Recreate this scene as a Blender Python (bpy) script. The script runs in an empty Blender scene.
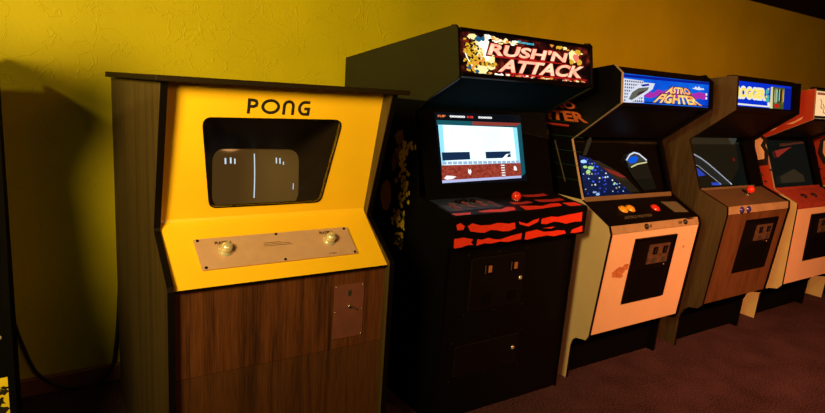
import bpy, bmesh, math, random
from mathutils import Vector, Matrix
random.seed(7)
SC = bpy.context.scene
COL = SC.collection

# ------------------------------------------------------------------ materials
def new_mat(name):
    m = bpy.data.materials.new(name); m.use_nodes = True
    nt = m.node_tree; nt.nodes.clear()
    out = nt.nodes.new('ShaderNodeOutputMaterial')
    return m, nt, out

def s2l(c):
    return tuple(((v / 12.92) if v <= .04045 else ((v + .055) / 1.055) ** 2.4) for v in c)

def rgb(r, g, b):
    return s2l((r / 255, g / 255, b / 255)) + (1,)

def paint(name, col, rough=.5, metal=0, bump=0, bscale=200, vary=.12, vscale=6, coat=0, spec=.5):
    m, nt, out = new_mat(name)
    p = nt.nodes.new('ShaderNodeBsdfPrincipled')
    p.inputs['Roughness'].default_value = rough
    p.inputs['Metallic'].default_value = metal
    p.inputs['Coat Weight'].default_value = coat
    p.inputs['Specular IOR Level'].default_value = spec
    tc = nt.nodes.new('ShaderNodeTexCoord')
    n = nt.nodes.new('ShaderNodeTexNoise'); n.inputs['Scale'].default_value = vscale; n.inputs['Detail'].default_value = 6
    nt.links.new(tc.outputs['Object'], n.inputs['Vector'])
    r = nt.nodes.new('ShaderNodeValToRGB')
    r.color_ramp.elements[0].position = .3; r.color_ramp.elements[1].position = .7
    r.color_ramp.elements[0].color = tuple(c * (1 - vary) for c in col[:3]) + (1,)
    r.color_ramp.elements[1].color = tuple(min(1, c * (1 + vary)) for c in col[:3]) + (1,)
    nt.links.new(n.outputs['Fac'], r.inputs['Fac'])
    nt.links.new(r.outputs['Color'], p.inputs['Base Color'])
    if bump:
        n2 = nt.nodes.new('ShaderNodeTexNoise'); n2.inputs['Scale'].default_value = bscale; n2.inputs['Detail'].default_value = 3
        nt.links.new(tc.outputs['Object'], n2.inputs['Vector'])
        b = nt.nodes.new('ShaderNodeBump'); b.inputs['Strength'].default_value = bump; b.inputs['Distance'].default_value = .002
        nt.links.new(n2.outputs['Fac'], b.inputs['Height']); nt.links.new(b.outputs['Normal'], p.inputs['Normal'])
    nt.links.new(p.outputs['BSDF'], out.inputs['Surface'])
    return m

def wood(name, dark, light, rough=.4, sx=45., sz=2.2, contrast=(.32, .68)):
    m, nt, out = new_mat(name)
    p = nt.nodes.new('ShaderNodeBsdfPrincipled'); p.inputs['Roughness'].default_value = rough
    tc = nt.nodes.new('ShaderNodeTexCoord')
    mp = nt.nodes.new('ShaderNodeMapping'); mp.inputs['Scale'].default_value = (sx, sx, sz)
    nt.links.new(tc.outputs['Object'], mp.inputs['Vector'])
    big = nt.nodes.new('ShaderNodeTexNoise'); big.inputs['Scale'].default_value = .22; big.inputs['Detail'].default_value = 3
    big.inputs['Distortion'].default_value = .6
    nt.links.new(mp.outputs['Vector'], big.inputs['Vector'])
    w = nt.nodes.new('ShaderNodeMath'); w.operation = 'MULTIPLY'; w.inputs[1].default_value = 14
    nt.links.new(big.outputs['Fac'], w.inputs[0])
    sn = nt.nodes.new('ShaderNodeMath'); sn.operation = 'SINE'; nt.links.new(w.outputs[0], sn.inputs[0])
    fine = nt.nodes.new('ShaderNodeTexNoise'); fine.inputs['Scale'].default_value = 3.0; fine.inputs['Detail'].default_value = 8
    fine.inputs['Roughness'].default_value = .7
    nt.links.new(mp.outputs['Vector'], fine.inputs['Vector'])
    a = nt.nodes.new('ShaderNodeMath'); a.operation = 'MULTIPLY_ADD'; a.inputs[1].default_value = .11
    nt.links.new(sn.outputs[0], a.inputs[0]); nt.links.new(fine.outputs['Fac'], a.inputs[2])
    r = nt.nodes.new('ShaderNodeValToRGB')
    r.color_ramp.elements[0].position = contrast[0]; r.color_ramp.elements[1].position = contrast[1]
    r.color_ramp.elements[0].color = dark; r.color_ramp.elements[1].color = light
    nt.links.new(a.outputs[0], r.inputs['Fac']); nt.links.new(r.outputs['Color'], p.inputs['Base Color'])
    b = nt.nodes.new('ShaderNodeBump'); b.inputs['Strength'].default_value = .15; b.inputs['Distance'].default_value = .001
    nt.links.new(fine.outputs['Fac'], b.inputs['Height']); nt.links.new(b.outputs['Normal'], p.inputs['Normal'])
    nt.links.new(p.outputs['BSDF'], out.inputs['Surface'])
    return m

def glow(name, col, strength=1.):
    """a lit picture element (backlit sign, picture tube, painted glass reflection)"""
    m, nt, out = new_mat(name)
    e = nt.nodes.new('ShaderNodeEmission'); e.inputs['Color'].default_value = col; e.inputs['Strength'].default_value = strength
    nt.links.new(e.outputs[0], out.inputs['Surface'])
    return m

def glow_noise(name, cols, strength=1., scale=20., pos=None, mapping=(1, 1, 1)):
    m, nt, out = new_mat(name)
    e = nt.nodes.new('ShaderNodeEmission'); e.inputs['Strength'].default_value = strength
    tc = nt.nodes.new('ShaderNodeTexCoord')
    mp = nt.nodes.new('ShaderNodeMapping'); mp.inputs['Scale'].default_value = mapping
    nt.links.new(tc.outputs['Object'], mp.inputs['Vector'])
    n = nt.nodes.new('ShaderNodeTexNoise'); n.inputs['Scale'].default_value = scale; n.inputs['Detail'].default_value = 5
    nt.links.new(mp.outputs['Vector'], n.inputs['Vector'])
    r = nt.nodes.new('ShaderNodeValToRGB'); cr = r.color_ramp
    k = len(cols); pos = pos or [.3 + .4 * i / (k - 1) for i in range(k)]
    cr.elements[0].position = pos[0]; cr.elements[0].color = cols[0]
    cr.elements[1].position = pos[-1]; cr.elements[1].color = cols[-1]
    for i in range(1, k - 1):
        el = cr.elements.new(pos[i]); el.color = cols[i]
    nt.links.new(n.outputs['Fac'], r.inputs['Fac']); nt.links.new(r.outputs['Color'], e.inputs['Color'])
    nt.links.new(e.outputs[0], out.inputs['Surface'])
    return m

def glass(name, refl=.1, tint=(1, 1, 1, 1), rough=.02):
    m, nt, out = new_mat(name)
    t = nt.nodes.new('ShaderNodeBsdfTransparent'); t.inputs['Color'].default_value = tint
    g = nt.nodes.new('ShaderNodeBsdfGlossy'); g.inputs['Roughness'].default_value = rough
    f = nt.nodes.new('ShaderNodeLayerWeight')
    pw = nt.nodes.new('ShaderNodeMath'); pw.operation = 'POWER'; pw.inputs[1].default_value = 4
    nt.links.new(f.outputs['Facing'], pw.inputs[0])
    a = nt.nodes.new('ShaderNodeMath'); a.operation = 'ADD'; a.inputs[1].default_value = refl; a.use_clamp = True
    nt.links.new(pw.outputs[0], a.inputs[0])
    mx = nt.nodes.new('ShaderNodeMixShader')
    nt.links.new(a.outputs[0], mx.inputs[0]); nt.links.new(t.outputs[0], mx.inputs[1]); nt.links.new(g.outputs[0], mx.inputs[2])
    nt.links.new(mx.outputs[0], out.inputs['Surface'])
    return m

def wall_mat():
    m, nt, out = new_mat('yellow_stucco')
    p = nt.nodes.new('ShaderNodeBsdfPrincipled'); p.inputs['Roughness'].default_value = .6; p.inputs['Specular IOR Level'].default_value = .2
    tc = nt.nodes.new('ShaderNodeTexCoord')
    n = nt.nodes.new('ShaderNodeTexNoise'); n.inputs['Scale'].default_value = 2.2; n.inputs['Detail'].default_value = 6
    nt.links.new(tc.outputs['Object'], n.inputs['Vector'])
    r = nt.nodes.new('ShaderNodeValToRGB')
    r.color_ramp.elements[0].position = .3; r.color_ramp.elements[1].position = .72
    r.color_ramp.elements[0].color = (.40, .335, .001, 1); r.color_ramp.elements[1].color = (.49, .41, .0015, 1)
    nt.links.new(n.outputs['Fac'], r.inputs['Fac']); nt.links.new(r.outputs['Color'], p.inputs['Base Color'])
    # troweled swirl texture: distorted ridges plus fine grain
    d = nt.nodes.new('ShaderNodeTexNoise'); d.inputs['Scale'].default_value = 7; d.inputs['Detail'].default_value = 3; d.inputs['Distortion'].default_value = 1.4
    nt.links.new(tc.outputs['Object'], d.inputs['Vector'])
    ab = nt.nodes.new('ShaderNodeMath'); ab.operation = 'SUBTRACT'; ab.inputs[1].default_value = .5
    nt.links.new(d.outputs['Fac'], ab.inputs[0])
    ab2 = nt.nodes.new('ShaderNodeMath'); ab2.operation = 'ABSOLUTE'; nt.links.new(ab.outputs[0], ab2.inputs[0])
    mr = nt.nodes.new('ShaderNodeMapRange'); mr.inputs['From Min'].default_value = 0; mr.inputs['From Max'].default_value = .018
    mr.inputs['To Min'].default_value = 1; mr.inputs['To Max'].default_value = 0
    nt.links.new(ab2.outputs[0], mr.inputs['Value'])
    f = nt.nodes.new('ShaderNodeTexNoise'); f.inputs['Scale'].default_value = 60; f.inputs['Detail'].default_value = 4
    nt.links.new(tc.outputs['Object'], f.inputs['Vector'])
    ad = nt.nodes.new('ShaderNodeMath'); ad.operation = 'MULTIPLY_ADD'; ad.inputs[1].default_value = .45
    nt.links.new(f.outputs['Fac'], ad.inputs[0]); nt.links.new(mr.outputs[0], ad.inputs[2])
    b = nt.nodes.new('ShaderNodeBump'); b.inputs['Strength'].default_value = .32; b.inputs['Distance'].default_value = .005
    nt.links.new(ad.outputs[0], b.inputs['Height']); nt.links.new(b.outputs['Normal'], p.inputs['Normal'])
    nt.links.new(p.outputs['BSDF'], out.inputs['Surface'])
    return m

def carpet_mat():
    m, nt, out = new_mat('dark_carpet')
    p = nt.nodes.new('ShaderNodeBsdfPrincipled'); p.inputs['Roughness'].default_value = 1; p.inputs['Specular IOR Level'].default_value = .05
    tc = nt.nodes.new('ShaderNodeTexCoord')
    n = nt.nodes.new('ShaderNodeTexNoise'); n.inputs['Scale'].default_value = 130; n.inputs['Detail'].default_value = 3
    nt.links.new(tc.outputs['Object'], n.inputs['Vector'])
    n3 = nt.nodes.new('ShaderNodeTexNoise'); n3.inputs['Scale'].default_value = 5; n3.inputs['Detail'].default_value = 5
    nt.links.new(tc.outputs['Object'], n3.inputs['Vector'])
    r = nt.nodes.new('ShaderNodeValToRGB')
    r.color_ramp.elements[0].position = .32; r.color_ramp.elements[1].position = .68
    r.color_ramp.elements[0].color = (.020, .0095, .013, 1); r.color_ramp.elements[1].color = (.095, .050, .068, 1)
    mx = nt.nodes.new('ShaderNodeMath'); mx.operation = 'MULTIPLY_ADD'; mx.inputs[1].default_value = .35; 
    nt.links.new(n3.outputs['Fac'], mx.inputs[0])
    sb = nt.nodes.new('ShaderNodeMath'); sb.operation = 'SUBTRACT'; sb.inputs[1].default_value = .17
    nt.links.new(n.outputs['Fac'], sb.inputs[0]); nt.links.new(sb.outputs[0], mx.inputs[2])
    nt.links.new(mx.outputs[0], r.inputs['Fac']); nt.links.new(r.outputs['Color'], p.inputs['Base Color'])
    b = nt.nodes.new('ShaderNodeBump'); b.inputs['Strength'].default_value = .8; b.inputs['Distance'].default_value = .006
    nt.links.new(n.outputs['Fac'], b.inputs['Height']); nt.links.new(b.outputs['Normal'], p.inputs['Normal'])
    nt.links.new(p.outputs['BSDF'], out.inputs['Surface'])
    return m

M = dict(
    wall=wall_mat(), carpet=carpet_mat(),
    ceiling=paint('dark_ceiling', (.018, .006, .005, 1), .95, spec=.1),
    baseboard=paint('baseboard_brown', (.16, .055, .03, 1), .5),
    pong_side=wood('walnut_side', (.036, .021, .004, 1), (.078, .046, .009, 1), .6, sx=90, sz=2.5),
    pong_front=wood('walnut_front', (.018, .005, .002, 1), (.120, .036, .012, 1), .45, sx=85, sz=2.6, contrast=(.30, .70)),
    pong_front_low=wood('walnut_front_low', (.020, .006, .002, 1), (.095, .033, .010, 1), .45, sx=85, sz=2.6, contrast=(.30, .70)),
    yellow=paint('yellow_laminate', (.82, .49, .012, 1), .42, vary=.03, coat=.05),
    black=paint('black_laminate', (.003, .0022, .0022, 1), .45, spec=.12),
    black_matte=paint('black_matte', (.0022, .0018, .0018, 1), .9, spec=.04),
    black_vinyl=paint('black_vinyl', (.016, .016, .008, 1), .55, bump=.2, spec=.25),
    black_edge=paint('black_edge', (.003, .002, .002, 1), .4, spec=.12),
    brown_black=paint('brown_black', (.011, .006, .002, 1), .6, spec=.1),
    metal_plate=paint('brushed_aluminium', (.55, .34, .28, 1), .42, metal=.2, vary=.05, vscale=30),
    coin_plate=paint('coin_plate_metal', (.17, .055, .048, 1), .45, metal=.2, vary=.08, vscale=30),
    chrome=paint('chrome', (.80, .74, .60, 1), .25, metal=.55, vary=.05),
    steel=paint('dull_steel', (.42, .38, .34, 1), .3, metal=.9),
    ink=paint('black_ink', (.012, .009, .007, 1), .5),
    brown_ink=paint('brown_ink', (.10, .04, .025, 1), .5),
    tunnel=paint('tunnel_brown', (.011, .006, .004, 1), .6, spec=.15),
    cream=paint('cream_side', (.80, .60, .40, 1), .45, vary=.06),
    sill=paint('tan_sill', (.15, .11, .06, 1), .5, vary=.15),
    cream_olive=paint('cream_olive_side', (.56, .52, .26, 1), .45, vary=.06),
    cream_front=paint('cream_laminate', (.86, .60, .42, 1), .42, vary=.04),
    beige_edge=paint('beige_edge_molding', (.36, .32, .21, 1), .45),
    tan=paint('tan_rail', (.34, .25, .15, 1), .5, vary=.15, vscale=20),
    frog_side=wood('grey_wood_side', (.035, .026, .012, 1), (.085, .065, .030, 1), .5),
    frog_front=wood('brown_wood_front', (.085, .036, .014, 1), (.15, .068, .028, 1), .45, sx=60),
    red_side=paint('red_side', (.38, .045, .02, 1), .45),
    red_deck=paint('red_deck', (.34, .05, .035, 1), .5, vary=.2, vscale=25),
    lava=paint('lava_red', (.90, .045, .018, 1), .45, vary=.08, vscale=30),
    lava_dark=paint('lava_dark_red', (.42, .03, .03, 1), .5),
    navy_art=paint('navy_art', (.02, .03, .09, 1), .4),
    teal_art=paint('teal_art', (.01, .05, .05, 1), .5),
    red_plastic=paint('red_plastic', (.75, .035, .02, 1), .22, coat=.3),
    yellow_plastic=paint('yellow_plastic', (.85, .42, .03, 1), .25),
    blue_plastic=paint('blue_plastic', (.03, .03, .25, 1), .25),
    gold_art=paint('gold_art', (.85, .52, .02, 1), .5, vary=.3, vscale=90),
    skin_art=paint('brown_art', (.16, .06, .025, 1), .5, vary=.4, vscale=60),
    tan_art=paint('tan_art', (.45, .15, .035, 1), .5, vary=.2),
    grey_art=paint('grey_art', (.10, .10, .07, 1), .5),
    orange_art=paint('orange_art', (.62, .13, .035, 1), .5),
    stain=paint('stain', (.55, .20, .09, 1), .5, vary=.3, vscale=60),
    coin_door=paint('coin_door_black', (.0045, .0028, .0025, 1), .45, bump=.3, bscale=300, spec=.15),
    coin_panel=paint('coin_panel_brown', (.16, .09, .06, 1), .4, metal=.4, vary=.4, vscale=60),
    art_yellow=paint('art_yellow', (.80, .62, .02, 1), .45),
    rubber=paint('cable_rubber', (.012, .010, .010, 1), .5),
    glass=glass('screen_glass', .035),
    glass_dark=glass('smoked_glass', .05, (.75, .75, .75, 1)),
    crt_dark=paint('crt_grey', (.030, .026, .020, 1), .12, coat=.3),
    amber=glow('amber_slot', (1, .20, .03, 1), .28),
    white_plug=paint('white_plastic', (.7, .68, .6, 1), .4),
)

# ------------------------------------------------------------------ object helpers
def tag(o, label, cat, group=None):
    o['label'] = label; o['category'] = cat
    if group: o['group'] = group
    return o

class Thing:
    """an Empty at the thing's base; parts are written in world metres"""
    def __init__(self, name, loc, label, cat, group=None):
        self.o = bpy.data.objects.new(name, None); COL.objects.link(self.o)
        self.o.location = loc; self.loc = Vector(loc); self.o.empty_display_size = .2
        tag(self.o, label, cat, group)

class MB:
    def __init__(self):
        self.v = []; self.f = []; self.m = []; self.mats = []; self.sm = []
    def mi(self, mat):
        if mat not in self.mats: self.mats.append(mat)
        return self.mats.index(mat)
    def add(self, verts, faces, mat, smooth=False):
        b = len(self.v); self.v += [tuple(p) for p in verts]; k = self.mi(mat)
        for f in faces:
            self.f.append([b + i for i in f]); self.m.append(k); self.sm.append(smooth)
        return self
    def prism(self, prof, x0, x1, mat):
        """prof: closed (y,z) polygon extruded along x"""
        n = len(prof)
        vs = [(x0, y, z) for y, z in prof] + [(x1, y, z) for y, z in prof]
        fs = [list(range(n))[::-1], list(range(n, 2 * n))] + [[i, (i + 1) % n, n + (i + 1) % n, n + i] for i in range(n)]
        return self.add(vs, fs, mat)
    def box(self, x0, x1, y0, y1, z0, z1, mat):
        return self.prism([(y0, z0), (y1, z0), (y1, z1), (y0, z1)], x0, x1, mat)
    def solid(self, front, back, mat, smooth=False):
        """closed solid between two equal loops of 3D points"""
        n = len(front)
        return self.add(list(front) + list(back), [list(range(n)), list(range(n, 2 * n))[::-1]] + [[i, n + i, n + (i + 1) % n, (i + 1) % n] for i in range(n)], mat, smooth)
    def loft(self, loops, mat, smooth=True, cap0=False, cap1=False):
        n = len(loops[0]); vs = [p for l in loops for p in l]; fs = []
        for k in range(len(loops) - 1):
            fs += [[k * n + i, k * n + (i + 1) % n, (k + 1) * n + (i + 1) % n, (k + 1) * n + i] for i in range(n)]
        if cap0: fs.append(list(range(n))[::-1])
        if cap1: fs.append([(len(loops) - 1) * n + i for i in range(n)])
        return self.add(vs, fs, mat, smooth)
    def lathe(self, c, axis, prof, mat, n=20, cap=True):
        """prof: list of (radius, distance along axis) from c"""
        axis = Vector(axis).normalized(); u = axis.orthogonal().normalized(); w = axis.cross(u)
        c = Vector(c)
        loops = [[c + axis * h + (u * math.cos(2 * math.pi * i / n) + w * math.sin(2 * math.pi * i / n)) * max(r, 1e-4) for i in range(n)] for r, h in prof]
        return self.loft(loops, mat, True, cap, cap)
    def tube(self, pts, r, mat, n=10):
        pts = [Vector(p) for p in pts]; loops = []
        for i, p in enumerate(pts):
            t = (pts[min(i + 1, len(pts) - 1)] - pts[max(i - 1, 0)]).normalized()
            u = t.cross(Vector((0, 1, 0.01))).normalized(); w = t.cross(u)
            loops.append([p + (u * math.cos(2 * math.pi * k / n) + w * math.sin(2 * math.pi * k / n)) * r for k in range(n)])
        return self.loft(loops, mat, True, True, True)
    def build(self, name, parent=None, bevel=0, split=None, loc=None, mods=True):
        L = Vector((0, 0, 0))
        if isinstance(parent, Thing): L = parent.loc; po = parent.o
        elif parent is not None: L = parent_loc(parent); po = parent
        else: po = None
        if loc is not None: L = Vector(loc)
        me = bpy.data.meshes.new(name)
        me.from_pydata([tuple(Vector(p) - L) for p in self.v], [], self.f)
        for m in self.mats: me.materials.append(m)
        me.polygons.foreach_set('material_index', self.m)
        me.polygons.foreach_set('use_smooth', self.sm)
        if split or True:
            bm = bmesh.new(); bm.from_mesh(me)
            if split:
                z, up, lo = split
                for mm in (up, lo):
                    if mm.name not in [q.name for q in me.materials]: me.materials.append(mm)
                names = [q.name for q in me.materials]
                bmesh.ops.bisect_plane(bm, geom=bm.verts[:] + bm.edges[:] + bm.faces[:], plane_co=(0, 0, z - L.z), plane_no=(0, 0, 1))
                for f in bm.faces:
                    f.material_index = names.index(up.name) if f.calc_center_median().z > z - L.z else names.index(lo.name)
            bmesh.ops.recalc_face_normals(bm, faces=bm.faces[:])
            bm.to_mesh(me); bm.free()
        o = bpy.data.objects.new(name, me); COL.objects.link(o)
        if po is not None: o.parent = po
        if loc is not None or po is None: o.location = L
        if bevel:
            b = o.modifiers.new('bevel', 'BEVEL'); b.width = bevel; b.segments = 2; b.limit_method = 'ANGLE'; b.angle_limit = math.radians(40)
        return o

def parent_loc(o):
    """world position of an unrotated object chain"""
    L = Vector((0, 0, 0))
    while o is not None:
        L += o.location; o = o.parent
    return L

class Plane:
    """slanted panel running across x; t is metres down from A towards B, off is metres proud of it"""
    def __init__(self, A, B, off=0):
        self.A = A; self.B = B; self.L = math.hypot(B[0] - A[0], B[1] - A[1])
        self.d = ((B[0] - A[0]) / self.L, (B[1] - A[1]) / self.L); self.o = (self.d[1], -self.d[0]); self.base = off
    def p(self, x, t, off=0):
        off += self.base
        return (x, self.A[0] + self.d[0] * t + self.o[0] * off, self.A[1] + self.d[1] * t + self.o[1] * off)
    def n(self): return Vector((0, self.o[0], self.o[1]))

class SidePlane:
    """left face of a cabinet: coordinates are (y, z)"""
    def __init__(self, x): self.x = x
    def p(self, y, z, off=0): return (self.x - off, y, z)

def patch(mb, pl, pts, mat, off, th=.0006):
    """thin raised flat shape on a panel"""
    mb.solid([pl.p(a, b, off + th) for a, b in pts], [pl.p(a, b, off - .0002) for a, b in pts], mat)

def slab(mb, pl, x0, x1, t0, t1, mat, th, off=0):
    mb.solid([pl.p(x0, t0, off), pl.p(x1, t0, off), pl.p(x1, t1, off), pl.p(x0, t1, off)],
             [pl.p(x0, t0, off - th), pl.p(x1, t0, off - th), pl.p(x1, t1, off - th), pl.p(x0, t1, off - th)], mat)

def ribbon(mb, pl, pts, w, mat, off, closed=False, th=.0006):
    n = len(pts); V = [Vector(p) for p in pts]; L = []; R = []
    for i in range(n):
        a = V[(i - 1) % n] if (closed or i > 0) else V[i]
        b = V[(i + 1) % n] if (closed or i < n - 1) else V[i]
        d1 = (V[i] - a); d2 = (b - V[i])
        d1 = d1.normalized() if d1.length > 1e-9 else d2.normalized()
        d2 = d2.normalized() if d2.length > 1e-9 else d1
        t = (d1 + d2)
        t = t.normalized() if t.length > 1e-6 else d1
        nn = Vector((-t.y, t.x)); k = 1 / max(.5, nn.dot(Vector((-d1.y, d1.x))))
        L.append(V[i] + nn * w / 2 * k); R.append(V[i] - nn * w / 2 * k)
    rng = n if closed else n - 1
    for i in range(rng):
        j = (i + 1) % n
        patch(mb, pl, [tuple(L[i]), tuple(L[j]), tuple(R[j]), tuple(R[i])], mat, off, th)

def text(mb, pl, s, quad, mat, off, bold=0., th=.0006, spacing=1.):
    """lettering fitted into quad [TL, TR, BR, BL] of panel coordinates"""
    cu = bpy.data.curves.new('t', 'FONT'); cu.body = s; cu.offset = bold; cu.resolution_u = 3; cu.space_character = spacing
    ob = bpy.data.objects.new('t', cu)
    COL.objects.link(ob)
    dg = bpy.context.evaluated_depsgraph_get()
    me = bpy.data.meshes.new_from_object(ob.evaluated_get(dg))
    COL.objects.unlink(ob); bpy.data.objects.remove(ob)
    xs = [v.co.x for v in me.vertices]; ys = [v.co.y for v in me.vertices]
    x0, x1, y0, y1 = min(xs), max(xs), min(ys), max(ys)
    if bold > 0: pass
    TL, TR, BR, BL = [Vector(q) for q in quad]
    vs = []
    for v in me.vertices:
        a = (v.co.x - x0) / (x1 - x0); b = 1 - (v.co.y - y0) / (y1 - y0)
        q = (TL * (1 - a) + TR * a) * (1 - b) + (BL * (1 - a) + BR * a) * b
        vs.append(pl.p(q.x, q.y, off + th))
    mb.add(vs, [list(p.vertices) for p in me.polygons], mat)
    bpy.data.meshes.remove(me)

def grow(quad, dx, dt):
    (a, b), (c, d), (e, f), (g, h) = quad
    return [(a - dx, b - dt), (c + dx, d - dt), (e + dx, f + dt), (g - dx, h + dt)]

def round_poly(pts, r, n=6):
    out = []; k = len(pts)
    for i in range(k):
        p = Vector(pts[i]); a = (Vector(pts[i - 1]) - p).normalized(); b = (Vector(pts[(i + 1) % k]) - p).normalized()
        ang = a.angle(b); d = r / math.tan(ang / 2)
        s = p + a * d; e = p + b * d
        for j in range(n + 1):
            t = j / n
            out.append(tuple(s * (1 - t) ** 2 + p * 2 * t * (1 - t) + e * t * t))
    return out

def jag(cx, cy, rx, ry, n=14, j=.35, seed=0):
    rd = random.Random(seed)
    return [(cx + rx * math.cos(2 * math.pi * i / n) * (1 - j * rd.random()), cy + ry * math.sin(2 * math.pi * i / n) * (1 - j * rd.random())) for i in range(n)]

def offset_line(a, b, d):
    """segment a-b moved inward (to larger y for a downward run) by d"""
    L = math.hypot(b[0] - a[0], b[1] - a[1]); nx, ny = -(b[1] - a[1]) / L, (b[0] - a[0]) / L
    return (a[0] + nx * d, a[1] + ny * d), (b[0] + nx * d, b[1] + ny * d)

def strip_panel(mb, a, b, inset, th, x0, x1, mat):
    p, q = offset_line(a, b, inset); r, s = offset_line(a, b, inset + th)
    mb.prism([p, q, s, r], x0, x1, mat)

def edge_strip(mb, line, x0, x1, mat, th=.003):
    """plastic edge molding along a profile polyline"""
    n = len(line)
    out = []
    for i in range(n):
        a = Vector(line[max(i - 1, 0)]); b = Vector(line[min(i + 1, n - 1)]); t = (b - a).normalized()
        out.append((line[i][0] + t.y * th, line[i][1] - t.x * th))
    for i in range(n - 1):
        mb.prism([line[i], line[i + 1], out[i + 1], out[i]], x0, x1, mat)

def screw(mb, pl, x, t, r, mat, off=0):
    c = Vector(pl.p(x, t, off)); mb.lathe(c, pl.n(), [(r, -.001), (r, .001), (r * .7, .0025), (0, .003)], mat, 12)

# ------------------------------------------------------------------ the room
WY = 2.85
def struct(name, mb):
    o = mb.build(name); o['kind'] = 'structure'; return o
struct('floor', MB().box(-3.5, 9, -3.5, WY + .1, -.05, 0, M['carpet']))
struct('wall_back', MB().box(-3.5, 9, WY, WY + .1, 0, 2.36, M['wall']))
struct('ceiling', MB().box(-3.5, 9, -3.5, WY + .1, 2.312, 2.36, M['ceiling']))
struct('baseboard_back', MB().prism([(WY - .014, 0), (WY, 0), (WY, .078), (WY - .008, .078), (WY - .014, .070)], -3.5, 9, M['baseboard']))

# ------------------------------------------------------------------ two-player paddle game cabinet (yellow and walnut)
def build_pong():
    X0, X1, T = .338, 1.091, .019; xi0, xi1 = X0 + T, X1 - T
    th = Thing('arcade_cabinet', ((X0 + X1) / 2, 2.2, 0), 'yellow and walnut PONG arcade cabinet with a metal control plate', 'arcade cabinet')
    prof = [(1.742, 1.388), (1.872, .962), (1.876, .950), (1.872, .938), (1.70, .815), (1.695, .805), (1.697, 0), (2.70, 0), (2.70, 1.374)]
    front = prof[:7]
    for a in (X0, xi1):
        o = MB().prism(prof, a, a + T, M['pong_side']).build('side_panel', th, .001)
        e = MB(); edge_strip(e, front, a, a + T, M['black_edge']); e.build('edge_molding', o)
    m = MB().prism([(1.715, 1.389), (1.715, 1.405), (2.72, 1.396), (2.72, 1.375)], X0 - .018, X1 + .035, M['brown_black'])
    m.build('top_board', th, .003)
    # yellow bezel panel with the screen opening
    pl = Plane((1.80, 1.388), (1.90, .965))
    hole = round_poly([(.470, .103), (.927, .099), (.889, .398), (.509, .398)], .028, 6)
    cx, ct = .70, .25
    outer = []
    bx0, bx1, bt0, bt1 = xi0, xi1, 0., .437
    for x, t in hole:
        dx, dt = x - cx, t - ct
        k = min(((bx1 - cx) / dx if dx > 0 else (bx0 - cx) / dx) if abs(dx) > 1e-6 else 9, ((bt1 - ct) / dt if dt > 0 else (bt0 - ct) / dt) if abs(dt) > 1e-6 else 9)
        outer.append((cx + dx * k, ct + dt * k))
    for c in ((bx0, bt0), (bx1, bt0), (bx1, bt1), (bx0, bt1)):
        i = min(range(len(outer)), key=lambda i: (outer[i][0] - c[0]) ** 2 + (outer[i][1] - c[1]) ** 2); outer[i] = c
    m = MB()
    m.loft([[pl.p(x, t, -.012) for x, t in outer], [pl.p(x, t) for x, t in outer], [pl.p(x, t) for x, t in hole], [pl.p(x, t, -.012) for x, t in hole]], M['yellow'], False)
    bez = m.build('bezel_panel', th)
    bez['label'] = 'yellow bezel panel with black lettering'
    # black rim of the opening
    c0 = Vector((.70, .25))
    big = [tuple(c0 + (Vector(p) - c0) * 1.0 + (Vector(p) - c0).normalized() * .004) for p in hole]
    m = MB(); m.loft([[pl.p(x, t, .0) for x, t in big], [pl.p(x, t, .003) for x, t in big], [pl.p(x, t, .003) for x, t in hole], [pl.p(x, t, -.014) for x, t in hole]], M['black_edge'], False)
    m.build('opening_rim', bez)
    # lettering
    m = MB(); w = .0092; o = .0006
    ribbon(m, pl, [(.6045, .0855), (.6045, .0425), (.617, .0425), (.6255, .0450), (.629, .0515), (.6270, .0590), (.620, .0625), (.6085, .0630)], w, M['ink'], o)
    ribbon(m, pl, [(.6735 + .0255 * math.cos(a), .0610 + .0195 * math.sin(a)) for a in [2 * math.pi * i / 28 for i in range(28)]], w, M['ink'], o, True)
    ribbon(m, pl, [(.7175, .0855), (.7175, .0580)] + [(.7325 + .0150 * -math.cos(a), .0565 - .0140 * math.sin(a)) for a in [math.pi * i / 10 for i in range(11)]] + [(.7475, .0855)], w, M['ink'], o)
    ribbon(m, pl, [(.8040, .0430), (.792, .0425)] + [(.788 + .0190 * math.cos(a), .0625 - .0200 * math.sin(a)) for a in [math.pi * (.55 + .9 * i / 12) for i in range(13)]] + [(.8000, .0820), (.8015, .0640), (.7860, .0640)], w, M['ink'], o)
    m.build('lettering', bez)
    # tunnel
    CY = 2.20
    def crt(z, x, y=CY): return (x, y, z)
    scr = round_poly([(.598, 1.152), (.932, 1.148), (.935, .928), (.596, .930)], .052, 6)
    m = MB()
    m.loft([[pl.p(x, t, -.012) for x, t in hole], [(x, CY - .01, z) for x, z in scr]], M['tunnel'], False)
    m.loft([[pl.p(x, t, -.013) for x, t in big], [(x + .01 * (1 if x > .7 else -1), CY, z + .01 * (1 if z > 1.03 else -1)) for x, z in scr]], M['black_matte'], False)
    m.build('screen_hood', th)
    # picture tube, bulging forward
    def bulge(x, z):
        u = (x - .765) / .19; v = (z - 1.03) / .14
        return CY + .028 - .030 * (1 - .5 * (u * u + v * v))
    m = MB(); NX, NZ = 24, 18; vs = []
    for j in range(NZ + 1):
        for i in range(NX + 1):
            x = .575 + .38 * i / NX; z = .895 + .275 * j / NZ
            vs.append((x, bulge(x, z), z))
    fs = [[j * (NX + 1) + i, j * (NX + 1) + i + 1, (j + 1) * (NX + 1) + i + 1, (j + 1) * (NX + 1) + i] for j in range(NZ) for i in range(NX)]
    m.add(vs, fs, M['pong_tube'], True)
    tube_o = m.build('picture_tube', th)
    m = MB()
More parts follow.
